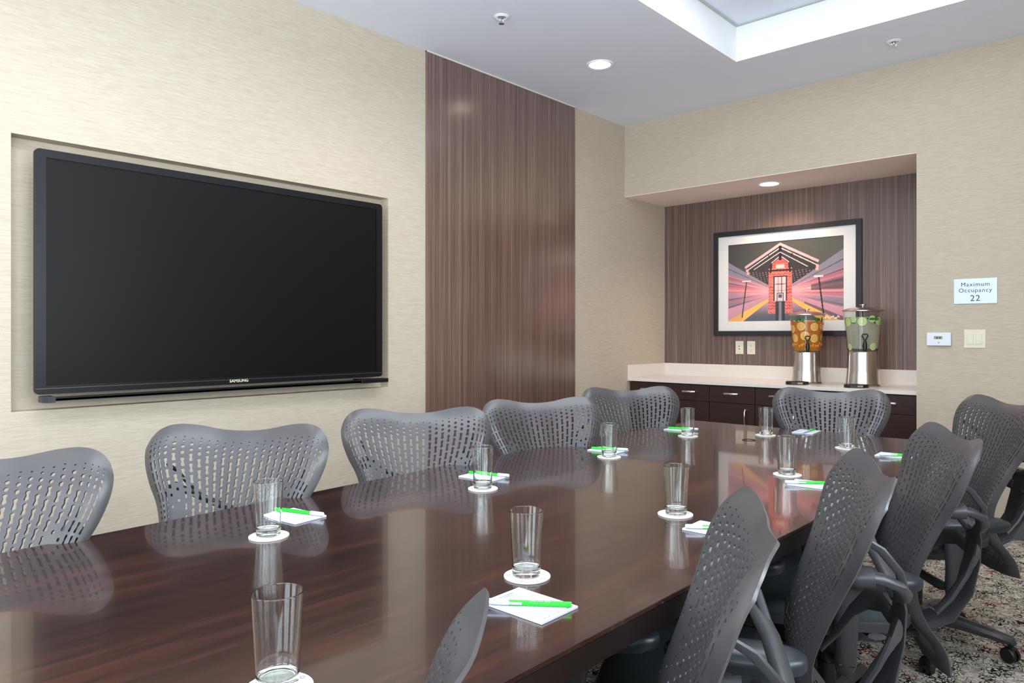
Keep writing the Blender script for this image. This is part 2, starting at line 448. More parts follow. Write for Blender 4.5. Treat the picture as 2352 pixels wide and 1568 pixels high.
# ------------------------------------------------------------------ television
XB, XF = WX - 0.055, WX + 0.035       # back and front planes of the set
def sx(px, py, x):
    k = (px - 1176) / F_PX; fw = (-math.sin(YAW), math.cos(YAW)); rt = (math.cos(YAW), math.sin(YAW))
    d = (fw[0] + rt[0] * k, fw[1] + rt[1] * k, (HY - py) / F_PX); t = x / d[0]
    return d[1] * t, HC + d[2] * t
ya, zt = sx(79.5, 338, XF); yb, _ = sx(878, 467, XF); zb = sx(80, 907, XF)[1]
sya, szt = sx(106, 361, XF); syb = sx(865, 478, XF)[0]; szb = sx(108, 886, XF)[1]
ty = (ya + yb) / 2
tv = thing('television', 'large wall-mounted black flat-screen television set in the wall recess', 'television', (XB, ty, zb))
def L(mb): return mb.xform(Matrix.Translation((-XB, -ty, -zb)))
def rrect(y0, y1, z0, z1, r, n=5):
    p = []
    for cy, cz, a0 in ((y1 - r, z1 - r, 0), (y0 + r, z1 - r, 90), (y0 + r, z0 + r, 180), (y1 - r, z0 + r, 270)):
        for k in range(n + 1):
            a = math.radians(a0 + 90 * k / n); p.append((cy + r * math.cos(a), cz + r * math.sin(a)))
    return p
def prism_x(pts, x0, x1):
    g = MB().prism(pts, x0, x1); g.v = [(z, x, y) for x, y, z in g.v]; return g
L(prism_x(rrect(ya + 0.004, yb - 0.004, zb + 0.004, zt - 0.004, 0.02), XF - 0.032, XF - 0.012)).build('casing', M['tvside'], tv)
L(MB().box((WX - RD, ya + .5, zb + .25), (XF - .032, yb - .5, zt - .25))).build('wall_mount', M['black'], tv)
outer = rrect(ya, yb, zb, zt, 0.02); inner = rrect(sya, syb, szb, szt, 0.001)
g = MB(); n = len(outer)
vs = [(XF, *p) for p in outer] + [(XF, *p) for p in inner] + [(XF - 0.02, *p) for p in outer] + [(XF - 0.006, *p) for p in inner]
fs = []
for i in range(n):
    j = (i + 1) % n
    fs += [(i, j, n + j, n + i), (i, j, 2 * n + j, 2 * n + i), (n + i, n + j, 3 * n + j, 3 * n + i)]
g.add(vs, fs); bz = L(g).build('bezel', M['bezel'], tv)
g = MB().box((XF, ya + 0.002, szb - 0.012), (XF + 0.0015, yb - 0.002, szb - 0.0105)); L(g).build('bezel_seam', M['tvside'], tv)
L(MB().box((XF - 0.012, sya - 0.004, szb - 0.004), (XF - 0.005, syb + 0.004, szt + 0.004))).build('screen', M['screen'], tv)
t = text_mb('SAMSUNG', 0.021, 1.05, 0.0002, 0.0004)
yc, zc = sx(549, 874, XF)
t.v = [(XF - XB + 0.0008 + z, yc - ty + x, zc - zb + y) for x, y, z in t.v]; t.build('brand_lettering', M['ivory'], tv)
# pen tray below the set
z1 = zb - 0.006
g = MB()
yl, yr = ya + 0.03, yb + 0.002
g.box((XB + 0.06, yl, z1 - 0.02), (XF + 0.055, yr - 0.19, z1 - 0.008), 0.002)
g.box((XF + 0.047, yl + 0.03, z1 - 0.02), (XF + 0.055, yr - 0.19, z1 - 0.002))
g.box((XB + 0.06, yr - 0.19, z1 - 0.024), (XF + 0.058, yr, z1 - 0.001), 0.003)
tr = L(g).build('pen_tray', M['bezel'], tv)
g = MB().prism([(XB + 0.07, yl - 0.012), (XF + 0.035, yl - 0.012), (XF + 0.06, yl + 0.004), (XF + 0.06, yl + 0.03), (XB + 0.07, yl + 0.03)], z1 - 0.026, z1)
L(g).build('tray_end_cap', M['pad'], tr)
for k in range(4): L(MB().box((XF + 0.02, yr - 0.15 + 0.03 * k, z1 - 0.001), (XF + 0.026, yr - 0.144 + 0.03 * k, z1 - 0.0004))).build('touch_button', M['straw'], tr)

# ------------------------------------------------------------------ ceiling fittings
def downlight(x, y, z, label, group='recessed downlights in the ceiling'):
    d = thing('recessed_downlight', label, 'ceiling light', (x, y, z), 0, group)
    MB().lathe([(0.072, 0), (0.072, -0.004), (0.086, -0.007), (0.09, 0.0)], 40, close=True).build('trim_ring', M['tray'], d)
    MB().lathe([(0.0, -0.003), (0.071, -0.003), (0.071, -0.001), (0.0, -0.001)], 32).build('lamp_face', M['lampglow'], d)
downlight(*DOWN[0], CH, 'round lit downlight in the main ceiling above the brown wall panel')
downlight(ALC_LIGHT[0], ALC_LIGHT[1], AHZ - 0.0, 'small round lit downlight in the underside of the alcove', None)
for lab, x, y in (('ceiling sprinkler head nearer the television wall, left of the downlight', -2.804, 2.987), ('ceiling sprinkler head at the right, close to the far wall', -1.254, 4.87)):
    s_ = thing('sprinkler_head', lab, 'sprinkler', (x, y, CH), 0, 'sprinkler heads in the ceiling')
    MB().lathe([(0.028, -0.001), (0.044, -0.001), (0.044, -0.004), (0.030, -0.010), (0.026, -0.006)], 32, close=True).build('escutcheon', M['tray'], s_)
    MB().lathe([(0, -0.0005), (0.028, -0.0005), (0.028, -0.002), (0.012, -0.003), (0.012, -0.012), (0, -0.012)], 24).build('valve_body', M['chrome'], s_)
    g = MB()
    for sg in (-1, 1): g.tube([(sg * .010, 0, -.010), (sg * .013, 0, -.022), (sg * .010, 0, -.034), (0, 0, -.040)], .0022, 8)
    g.tube([(0, 0, -.012), (0, 0, -.034)], .002, 8); g.build('frame_arms', M['chrome'], s_)
    MB().lathe([(0, -.040), (.016, -.040), (.016, -.042), (0, -.043)], 20).build('deflector', M['chrome'], s_)

# ------------------------------------------------------------------ alcove: worktop, cabinets, picture, outlets
CZ, CF = 0.865, 5.335
wt = thing('worktop', 'pale stone worktop with upstand across the alcove', 'worktop', ((WX + AX1) / 2, 5.65, CZ - 0.025))
def Lw(mb): return mb.xform(Matrix.Translation((-(WX + AX1) / 2, -5.65, -(CZ - 0.025))))
Lw(MB().box((WX + .001, CF, CZ - 0.025), (AX1 - .001, ABY, CZ), 0.002)).build('counter_slab', M['quartz'], wt)
Lw(MB().box((WX + .001, ABY - 0.014, CZ), (AX1 - .001, ABY - .0005, 0.978), 0.0015).box((WX + .0005, CF + 0.004, CZ), (WX + 0.014, ABY - 0.014, 0.978), 0.0015)).build('upstand', M['quartz'], wt)

def bar_handle(parent, x, z, vertical=False, off=(0, 0, 0), y0=5.36):
    h = 0.055; g = MB()
    def P(a, d): return ((x, y0 - d, z + a) if vertical else (x + a, y0 - d, z))
    g.tube([P(-h, 0), P(-h, .022), P(-h + .012, .030), P(h - .012, .030), P(h, .022), P(h, 0)], (.0085, .0060) if vertical else (.0060, .0095), 8, up=(1, 0, 0) if vertical else (0, 0, 1))
    g.v = [(a - off[0], b - off[1], c - off[2]) for a, b, c in g.v]
    return g.build('handle', M['nickel'], parent)
units = [(-3.488, -2.737, 'wide dark cabinet at the left end of the alcove', 2), (-2.737, -2.356, 'narrow dark cabinet, second from the left, vertical door handle at its right', 1),
         (-2.356, -1.602, 'wide dark cabinet behind the far-end chair, below the drink dispensers', 2), (-1.602, -1.240, 'narrow dark cabinet at the right end of the alcove', 1)]
for x0, x1, lab, nd in units:
    ox = (x0 + x1) / 2; O = (ox, 5.66, 0)
    u = thing('base_cabinet', lab, 'cabinet', O, 0, 'dark base cabinets under the worktop')
    def Lc(mb): return mb.xform(Matrix.Translation((-O[0], -O[1], -O[2])))
    Lc(MB().box((x0 + .0005, 5.382, 0.10), (x1 - .0005, 5.95, 0.838)).box((x0 + .0005, 5.44, 0.0), (x1 - .0005, 5.95, 0.10))).build('body', M['espresso2'], u)
    dr = Lc(MB().box((x0 + .0025, 5.360, 0.704), (x1 - .0025, 5.381, 0.832), 0.0012)).build('drawer', M['espresso'], u)
    hs = [ox] if nd == 1 else [ox - .2, ox + .2]
    for hx in hs: bar_handle(dr, hx, 0.776, off=O)
    if nd == 1:
        d = Lc(MB().box((x0 + .0025, 5.360, 0.105), (x1 - .0025, 5.381, 0.700), 0.0012)).build('door', M['espresso'], u)
        bar_handle(d, x1 - 0.07 if x0 < -2 else x0 + 0.07, 0.60, True, O)
    else:
        for sg, a, b in ((1, x0, ox), (-1, ox, x1)):
            d = Lc(MB().box((a + .0025, 5.360, 0.105), (b - .0025, 5.381, 0.700), 0.0012)).build('door', M['espresso'], u)
            bar_handle(d, (b - 0.07) if sg > 0 else (a + 0.07), 0.60, True, O)

# framed print -------------------------------------------------------
PX0, PX1, PZ0, PZ1, PY = -2.99, -1.757, 1.232, 2.142, 5.945
pic = thing('framed_picture', 'black-framed photograph of a brick station and light trails on the alcove wall', 'picture', ((PX0 + PX1) / 2, ABY, (PZ0 + PZ1) / 2))
pc = ((PX0 + PX1) / 2, ABY, (PZ0 + PZ1) / 2)
def Lp(mb): return mb.xform(Matrix.Translation((-pc[0], -pc[1], -pc[2])))
fwid = 0.042; g = MB()
g.box((PX0, PY - .01, PZ0), (PX0 + fwid, ABY, PZ1), .002); g.box((PX1 - fwid, PY - .01, PZ0), (PX1, ABY, PZ1), .002)
g.box((PX0 + fwid, PY - .0099, PZ0), (PX1 - fwid, ABY, PZ0 + fwid), .002); g.box((PX0 + fwid, PY - .0099, PZ1 - fwid), (PX1 - fwid, ABY, PZ1), .002)
Lp(g).build('frame', M['frameblk'], pic)
QX0, QX1, QZ0, QZ1 = PX0 + .132, PX1 - .135, PZ0 + .125, PZ1 - .117
g = MB()
a0, a1, b0, b1 = PX0 + fwid, PX1 - fwid, PZ0 + fwid, PZ1 - fwid
g.box((a0, PY + .004, b0), (QX0, PY + .009, b1)); g.box((QX1, PY + .004, b0), (a1, PY + .009, b1))
g.box((QX0, PY + .004, b0), (QX1, PY + .009, QZ0)); g.box((QX0, PY + .004, QZ1), (QX1, PY + .009, b1))
Lp(g).build('mat_board', M['mat'], pic)

def lerp(a, b, t): return tuple(x + (y - x) * t for x, y in zip(a, b))
def in_poly(x, y, P):
    c = False; n = len(P); j = n - 1
    for i in range(n):
        xi, yi = P[i]; xj, yj = P[j]
        if (yi > y) != (yj > y) and x < (xj - xi) * (y - yi) / (yj - yi) + xi: c = not c
        j = i
    return c
def seg_d(x, y, a, b):
    dx, dy = b[0] - a[0], b[1] - a[1]; t = max(0, min(1, ((x - a[0]) * dx + (y - a[1]) * dy) / (dx * dx + dy * dy)))
    return math.hypot(x - a[0] - t * dx, y - a[1] - t * dy)
def sst(a, b, x):
    t = max(0, min(1, (x - a) / (b - a))); return t * t * (3 - 2 * t)
rnd = random.Random(3)
streaks = {s: [(rnd.uniform(-0.42, 0.62), rnd.uniform(.006, .03), rnd.choice([(255, 120, 110), (255, 165, 140), (235, 70, 90), (90, 40, 60), (200, 130, 150), (255, 190, 150), (70, 50, 66)])) for _ in range(34)] for s in (0, 1)}
def station(u, v):
    """colour of the print at u (0..1 left to right), v (0..1 bottom to top); aspect 1.45"""
    X = (u - 0.475) * 1.45; Yv = v - 0.36          # vanishing point behind the booth
    col = lerp((66, 66, 62), (84, 86, 80), u)      # night sky
    side = 0 if X < 0 else 1; ax = abs(X) + 1e-4
    sl = Yv / ax
    if sl < 0.62 + (0.02 if side else -0.02):
        # train walls and blurred lights
        base = lerp((222, 150, 162), (126, 116, 132), sst(0.1, 0.62, ax))
        glow = math.exp(-(sl - 0.10) ** 2 / 0.07)
        col = lerp(base, (255, 176, 178), glow * (0.9 - 0.5 * sst(.25, .75, ax)))
        if sl > 0.38: col = lerp(col, (132, 128, 142), sst(0.36, 0.44, sl) * (0.4 + .5 * sst(.1, .5, ax)))
        if sl > 0.47 and sl < 0.485: col = (60, 58, 66)
        for s0, wd, c in streaks[side]:
            d = abs(sl - s0)
            if d < wd and s0 < 0.36: col = lerp(col, c, 0.6 * (1 - d / wd) * sst(.12, .45, ax))
        if side and ax > .38 and .02 < sl < .2: col = lerp(col, (60, 44, 52), 0.55)
    if sl < -0.28:
        # platforms
        col = lerp((214, 150, 164), (150, 132, 140), sst(-.3, -1.0, sl) if False else min(1, (-sl - .28) / .7))
        if side and sl < -.42 and ax > .3: col = lerp(col, (70, 66, 62), .6)
    if -0.74 < sl < -0.50: col = (244, 186, 92) if ax < .5 else (226, 168, 88)       # yellow line
    if sl < -0.74:
        col = lerp((190, 146, 160), (84, 86, 98), sst(-0.12, -0.33, Yv))
    # roof
    apex = (0, .965 - .36)
    P = lambda pts: [(x, y) for x, y in pts]
    roof = P([(0, .60), (-.44, .34), (-.40, .25), (-.16, .10), (-.145, .30), (.145, .30), (.16, .10), (.44, .27), (.45, .36)])
    if in_poly(X, Yv, roof): 
        col = (56, 50, 50)
        if math.sin(X * 150 + 40 * Yv) + math.sin(Yv * 230 - 30 * X) > 1.45 and ax > .16 and Yv < .27: col = (186, 140, 142)
    for a, b in (((0, .60), (-.45, .335)), ((0, .60), (.46, .36))):
        d = seg_d(X, Yv, a, b)
        if d < .016: col = (206, 168, 172)
        d = seg_d(X, Yv, (a[0], a[1] - .045), (b[0] * .97, b[1] - .045))
        if d < .005: col = (236, 220, 214)
    for cx, cy in ((-.43, .29), (-.42, .255), (.455, .30), (.45, .265)):
        if math.hypot(X - cx, Yv - cy) < .02: col = (222, 166, 160)
    # booth
    hw = .148 + max(0, -Yv - .05) * .05
    if ax < hw and -.262 < Yv < .30:
        row = int((Yv + 1) / .018); bx = (X + (.02 if row % 2 else 0) + 1) / .04
        mort = (abs((Yv + 1) / .018 - row - .1) < .12) or (abs(bx - int(bx) - .06) < .07)
        col = (150, 74, 66) if mort else lerp((214, 96, 84), (176, 66, 60), ((row * 7 + int(bx) * 13) % 5) / 5)
        if mort: col = (236, 160, 146)
        if ax > .125 and False: col = (90, 50, 50)
    if in_poly(X, Yv, [(-.10, .30), (.10, .30), (.10, .36), (0, .44), (-.10, .36)]):
        row = int((Yv + 1) / .018); col = (226, 104, 92) if row % 2 else (196, 84, 76)
    if ax < .055 and .30 < Yv < .345: col = (238, 190, 186)
    if ax < .15 and .262 < Yv < .282: col = (40, 34, 38)
    if abs(X) < .02 and .40 < Yv < .58: col = (30, 28, 34)
    for sg in (-1, 1):
        if seg_d(X, Yv, (sg * .125, .25), (sg * .11, .36)) < .011: col = (40, 36, 42)
        if seg_d(X, Yv, (sg * .11, .36), (sg * .15, .47)) < .007: col = (44, 40, 46)
        if seg_d(X, Yv, (0, .50), (sg * .34, .30)) < .004: col = (230, 215, 210)
        if seg_d(X, Yv, (sg * .02, .44), (sg * .11, .37)) < .004: col = (230, 215, 210)
    # booth window
    if ax < .083 and -.11 < Yv < .205: col = (40, 34, 38)
    if ax < .070 and -.11 < Yv < .19:
        col = (250, 190, 192)
        if min(abs(X + .026), abs(X - .02)) < .005 or min(abs(Yv - .10), abs(Yv - .02)) < .004: col = (70, 60, 66)
        if ax > .05: col = lerp(col, (255, 214, 214), .5)
    # kiosk post
    if ax < .06 and -.36 < Yv < -.11: col = (52, 54, 62)
    if ax < .018 and -.36 < Yv < -.08: col = (130, 126, 134)
    if ax < .042 and -.125 < Yv < -.01: col = (72, 70, 76)
    if ax < .032 and -.115 < Yv < -.02: col = (214, 196, 200)
    if ax < .024 and -.07 < Yv < -.03: col = (96, 80, 84)
    # lamp posts
    for a, b, r in (((-.44, .15), (-.50, -.31), .0075), ((.47, .17), (.53, -.30), .009)):
        if seg_d(X, Yv, a, b) < r: col = (48, 42, 48)
        if seg_d(X, Yv, (a[0] - .05, a[1] + .004), (a[0] + .05, a[1] + .004)) < .008: col = (250, 214, 214)
    # painter's scribble
    sx_, sy_ = (u - .90) / .065, (v - .035) / .02
    if abs(sx_) < 1 and abs(sy_ - (math.sin(sx_ * 9) * .6 + .3 * math.cos(sx_ * 23))) < .45: col = (240, 236, 230)
    return col
NU, NV = 280, 192
vs = [(QX0 + (QX1 - QX0) * i / NU, 0, QZ0 + (QZ1 - QZ0) * j / NV) for j in range(NV + 1) for i in range(NU + 1)]
vs = [(x - pc[0], PY + .010 - pc[1], z - pc[2]) for x, y, z in vs]
fs = [(j * (NU + 1) + i, j * (NU + 1) + i + 1, (j + 1) * (NU + 1) + i + 1, (j + 1) * (NU + 1) + i) for j in range(NV) for i in range(NU)]
me = bpy.data.meshes.new('print'); me.from_pydata(vs, [], fs)
ca = me.color_attributes.new('Col', 'FLOAT_COLOR', 'POINT')
buf = []
for j in range(NV + 1):
    for i in range(NU + 1):
        c = station(i / NU, j / NV); buf += srgb(*[max(0, min(255, k)) for k in c])
ca.data.foreach_set('color', buf); me.materials.append(M['print'])
po = bpy.data.objects.new('print', me); C.objects.link(po); po.parent = pic

# outlets --------------------------------------------------------------
for k, (xc, lab) in enumerate(((-2.760, 'cream data socket plate, left of the two below the picture'), (-2.655, 'cream power outlet plate, right of the two below the picture'))):
    o = thing('data_socket' if k == 0 else 'power_outlet', lab, 'outlet', (xc, ABY, 1.130), 0)
    MB().box((-.036, -.006, -.057), (.036, 0, .057), .002).build('cover_plate', M['ivory'], o)
    ins_ = MB().box((-.017, -.0085, -.034), (.017, -.0055, .034), .001).build('insert', M['ivory'], o)
    if k == 0:
        for z in (-.012, .012): MB().box((-.005, -.0092, z - .004), (.005, -.0085, z + .004)).build('socket', M['slot'], ins_)
    else:
        for z in (-.019, .019):
            g = MB().box((-.008, -.0092, z - .005), (-.006, -.0085, z + .005)); g.box((.006, -.0092, z - .005), (.008, -.0085, z + .005)); g.box((-.002, -.0092, z - .012), (.002, -.0085, z - .008)); g.build('socket_slots', M['slot'], ins_)
# light switch -----------------------------------------------------------
o = thing('light_switch', 'cream double rocker light switch plate right of the thermostat', 'switch', (-0.899, FY, 1.216))
MB().box((-.058, -.006, -.058), (.058, 0, .058), .002).build('cover_plate', M['ivory'], o)
for sg in (-1, 1):
    g = MB().box((-.0165 + sg * .023, -.010, -.034), (.0165 + sg * .023, -.006, .034), .0015)
    g.build('rocker', M['ivory'], o)
# thermostat ---------------------------------------------------------------
o = thing('thermostat', 'white thermostat with small display between alcove and light switch', 'thermostat', (-1.095, FY, 1.213))
MB().box((-.069, -.022, -.042), (.069, 0, .042), .004).build('housing', M['white'], o)
MB().box((-.026, -.0232, .0), (.022, -.022, .020)).build('display', M['lcd'], o)
g = MB()
for x in (-.012, .004): g.box((x, -.0237, .004), (x + .008, -.0232, .014))
g.build('display_digits', M['slot'], o)
for x in (-.038, .034):
    for z in (.001, .013): MB().box((x - .004, -.0232, z), (x + .005, -.022, z + .005), .0006).build('button', M['cap'], o)
MB().box((-.006, -.0232, -.018), (.007, -.022, -.012)).build('button', M['cap'], o)
MB().box((-.004, -.0235, -.024), (.006, -.022, -.021)).build('brand_mark', M['slot'], o)
# sign -----------------------------------------------------------------------
sxc, szc = -.897, 1.5155
o = thing('occupancy_sign', 'pale rectangular maximum occupancy sign on the wall above the light switch', 'sign', (sxc, FY, szc))
MB().box((-.116, -.006, -.079), (.116, 0, .079), .001).build('plate', M['sign'], o)
for txt, s, z, sp in (('Maximum', .036, .041, 1.12), ('Occupancy', .036, .004, 1.12), ('22', .053, -.046, 1.1)):
    t = text_mb(txt, s, sp, 0.0004, .0)
    t.v = [(x, -.0066 - zz, z + y) for x, y, zz in t.v]; t.build('lettering', M['ink'], o)

# ------------------------------------------------------------------ drink dispensers
def blob(mb, c, r, sc=(1, 1, 1), n=8):
    prof = [(math.sin(PI * k / n) * r, -math.cos(PI * k / n) * r) for k in range(n + 1)]
    g = MB().lathe([(max(a, 0), b) for a, b in prof], 12)
    g.v = [(c[0] + x * sc[0], c[1] + y * sc[1], c[2] + z * sc[2]) for x, y, z in g.v]
    mb.add(g.v, g.f, True); return mb
def citrus(name, ang, z, rad, rr, peel, pith, flesh, parent, tilt=0.0, thick=.0028):
    """a citrus wheel held against the inside of the jar"""
    n = 36; vs = []; fs = []; cols = []
    rings = [(0, pith), (.10, pith), (.14, flesh), (.80, flesh), (.84, pith), (.93, pith), (.95, peel), (1.0, peel)]
    for side in (0, 1):
        for q, (f, c) in enumerate(rings):
            for k in range(n):
                th = 2 * PI * k / n
                cc = c
                if 2 <= q <= 3 and (k % 4 == 0): cc = pith
                vs.append((f * rr * math.cos(th), -thick / 2 if side == 0 else thick / 2, f * rr * math.sin(th))); cols.append(cc)
    R = len(rings)
    for side in (0, 1):
        b = side * R * n
        for q in range(R - 1):
            for k in range(n):
                l = (k + 1) % n; fs.append((b + q * n + k, b + q * n + l, b + (q + 1) * n + l, b + (q + 1) * n + k))
    for k in range(n):
        l = (k + 1) % n; fs.append(((R - 1) * n + k, (R - 1) * n + l, R * n + (R - 1) * n + l, R * n + (R - 1) * n + k))
    out_ = []
    for x, y, h in vs:      # the wheel lies against the round wall
        r = rad + h * .09 + (0.0 if y < 0 else -thick); a = ang + x / rad
        out_.append((r * math.sin(a), -r * math.cos(a), z + h))
    me = bpy.data.meshes.new(name); me.from_pydata(out_, [], fs)
    ca = me.color_attributes.new('Col', 'FLOAT_COLOR', 'POINT')
    ca.data.foreach_set('color', [v for c in cols for v in srgb(*c)]); me.materials.append(M['fruit'])
    o = bpy.data.objects.new(name, me); C.objects.link(o); o.parent = parent; return o

def dispenser(loc, scale, label, kind):
    D = thing('drink_dispenser', label, 'drink dispenser', loc, 0, 'drink dispensers on the worktop')
    # facing the room, towards the camera: -Y turned a little
    D.rotation_euler = (0, 0, math.radians(22)); D.scale = (scale,) * 3
    H0 = .245
    MB().lathe([(.0, 0), (.118, 0), (.120, .004), (.117, .010), (.112, .014), (.104, .10), (.100, H0 - .006), (.101, H0), (0, H0)], 56).build('steel_base', M['steel'], D)
    jar = MB().lathe([(.0, H0 + .001), (.100, H0 + .001), (.103, H0 + .01), (.128, H0 + .275), (.131, H0 + .285), (.129, H0 + .285), (.1255, H0 + .275), (.1005, H0 + .012), (.096, H0 + .006), (0, H0 + .006)], 56)
    jar.build('clear_jar', M['acrylic'], D, weld=True)
    top = H0 + (.235 if kind == 'orange' else .24)
    def rj(z): return .0985 + (z - H0) / .27 * .0245
    liq = MB().lathe([(0, H0 + .0075), (rj(H0) - .004, H0 + .0075), (rj(top) - .0045, top), (0, top)], 48).build('infused_water', M['orange_l' if kind == 'orange' else 'lime_l'], D, weld=True)
    lid = MB().lathe([(.0, H0 + .315), (.05, H0 + .312), (.10, H0 + .303), (.131, H0 + .292), (.137, H0 + .287), (.137, H0 + .283), (.0, H0 + .2835)], 56).build('steel_lid', M['steel_lid'], D)
    MB().lathe([(0, H0 + .315), (.009, H0 + .315), (.009, H0 + .322), (.024, H0 + .325), (.024, H0 + .331), (0, H0 + .333)], 24).build('lid_knob', M['steel_lid'], lid)
    # tap
    tap = MB()
    tap.tube([(0, -.098, H0 + .038), (0, -.135, H0 + .038)], [.016, .013], 14)
    tap.tube([(0, -.132, H0 + .062), (0, -.134, H0 + .030), (0, -.136, H0 + .0)], [.013, .015, .009], 14)
    tp = tap.build('tap', M['black'], D)
    g = MB(); hz = H0 + .062
    g.tube([(0, -.133, hz - .004), (0, -.133, hz + .022)], [.011, .007], 12)
    g.tube([(-.006, -.133, hz + .020), (-.019, -.135, hz + .050), (-.016, -.137, hz + .058), (.016, -.137, hz + .058), (.019, -.135, hz + .050), (.006, -.133, hz + .020)], .0045, 8)
    g.build('tap_lever', M['black'], tp)
    rj2 = lambda z: rj(z) - .0005
    if kind == 'orange':
        A = ((255, 160, 30), (255, 226, 170), (255, 184, 60))
        for ang, dz, rr in ((-24, .195, .033), (26, .190, .032), (-68, .175, .033), (66, .20, .033), (-56, .105, .032), (-10, .122, .034), (27, .102, .032), (110, .19, .03), (-110, .12, .03), (150, .16, .03), (78, .11, .028)):
            z = H0 + dz; citrus('orange_slice', math.radians(ang), z, rj2(z), rr, *A, liq, tilt=-.09)
        r2 = random.Random(5)
        for k in range(26):
            a = r2.uniform(0, 2 * PI); z = H0 + r2.choice([.222, .215, .07, .16, .228]); r = rj(z) - .008
            blob(MB(), (r * math.sin(a), -r * math.cos(a), z), .013, (1, .5, 1), 5).build('strawberry_piece', M['straw'], liq)
        g = MB()
        for k in range(30):
            a = k * 2 * PI / 30 + r2.uniform(-.05, .05); z = H0 + .055 + r2.uniform(-.012, .012); r = rj(z) - .0085
            blob(g, (r * math.sin(a), -r * math.cos(a), z), .014, (1, .4, .8), 4)
        mt = plain('orange_pulp', srgb(246, 150, 30), .5, var=.2); tag(g.build('orange_pulp', mt, liq), kind='stuff')
        la = [-40, -18, 34, 60, -75, 130, 200]; lz = H0 + .245
    else:
        A = ((120, 180, 60), (232, 240, 196), (190, 216, 130))
        for ang, dz, rr in ((-8, .208, .031), (-62, .205, .032), (52, .212, .030), (24, .226, .024), (-36, .222, .022), (100, .21, .03), (-110, .21, .03), (160, .21, .03), (34, .033, .026), (-62, .03, .024)):
            z = H0 + dz; citrus('lime_slice', math.radians(ang), z, rj2(z), rr, *A, liq, tilt=-.09 if rr > .025 else .6)
        r2 = random.Random(8)
        bl = [(k * 2 * PI / 46, H0 + .013) for k in range(46)] + [(r2.uniform(-1.2, 1.2), H0 + r2.choice([.19, .23, .20])) for k in range(10)]
        for a, z in bl:
            r = rj(z) - .0064
            blob(MB(), (r * math.sin(a), -r * math.cos(a), z), .006, n=5).build('blueberry', M['berry'], liq)
        la = [20, 45, 28, 38]; lz = H0 + .232
    g = MB(); r2 = random.Random(2)
    for a in la:
        a = math.radians(a); r = rj(lz) - .002
        c = Vector((r * math.sin(a), -r * math.cos(a), lz))
        t_ = Vector((math.cos(a), math.sin(a), 0)); pts = []
        for q, (s_, h) in enumerate(((-.014, -.01), (-.006, .012), (.004, .018), (.013, .008), (.010, -.008), (0, -.016))):
            pts.append(c + t_ * s_ + Vector((0, 0, h)))
        nrm = Vector((math.sin(a), -math.cos(a), 0)) * .0015
        k = len(pts)
        g.add([p + nrm for p in pts] + [p - nrm for p in pts], [tuple(range(k)), tuple(range(2 * k - 1, k - 1, -1))] + [(i, (i + 1) % k, k + (i + 1) % k, k + i) for i in range(k)])
    g.build('mint_leaves', M['leaf'], liq)
    return D
D1 = dispenser((-2.085, 5.70, CZ + .0005), 1.0, 'steel and clear drink dispenser full of orange slices in amber water', 'orange')
D2 = dispenser((-1.668, 5.67, CZ + .0005), 1.04, 'steel and clear drink dispenser with lime slices in pale water', 'lime')
def drip_tray(loc, label):
    o = thing('drip_tray', label, 'drip tray', loc, math.radians(40), 'drip trays below the taps')
    MB().prism([(.085 * math.cos(math.radians(a)), .06 * math.sin(math.radians(a))) for a in range(0, 360, 15)], 0, .022, .003).build('tray_body', M['black'], o)
    g = MB()
    for k in range(-5, 6): g.box((k * .012 - .002, -.04, .022), (k * .012 + .002, .04, .0232))
    g.build('grille', M['frame'], o)
    MB().box((-.02, -.0612, .005), (.02, -.0596, .018)).build('metal_plaque', M['nickel'], o)
drip_tray((-2.085, 5.50, CZ + .0005), 'black drip tray under the tap of the orange dispenser')
drip_tray((-1.650, 5.46, CZ + .0005), 'black drip tray under the tap of the lime dispenser')

# ------------------------------------------------------------------ conference table
TZ = 0.74
tb = thing('conference_table', 'long polished espresso wood conference table', 'table', (-1.36, 1.5, 0))
def Lt(mb): return mb.xform(Matrix.Translation((1.36, -1.5, 0)))
left = [(-1.965, -0.9), (-1.98, 0.2), (-1.995, 0.7), (-2.02, 1.26), (-2.055, 1.9), (-2.066, 2.5), (-2.066, 3.1), (-2.05, 3.84)]
right = [(-0.715, 3.84), (-.712, 1.5), (-.712, -.9)]
Lt(MB().prism(left + right, TZ - .010, TZ, .0012)).build('tabletop', M['table'], tb)
Lt(MB().prism(left + right, TZ - .052, TZ - .0102)).build('edge_apron', M['tedge'], tb)
Lt(MB().box((-1.75, -.2, .08), (-.98, .3, TZ - .053), .004).box((-1.80, -.25, 0), (-.93, .35, .08), .004)).build('pedestal', M['espresso2'], tb)
Lt(MB().box((-1.75, 2.5, .08), (-.98, 3.0, TZ - .053), .004).box((-1.80, 2.45, 0), (-.93, 3.05, .08), .004)).build('pedestal', M['espresso2'], tb)
Lt(MB().box((-1.40, .3, .35), (-1.33, 2.5, TZ - .06))).build('stretcher', M['espresso2'], tb)
gx = (-1.48, 3.30)
Lt(MB().lathe([(.026, TZ + .0004), (.032, TZ + .0004), (.032, TZ + .002), (.026, TZ + .002)], 28, (gx[0], gx[1], 0), close=True)).build('cable_grommet', M['black'], tb)

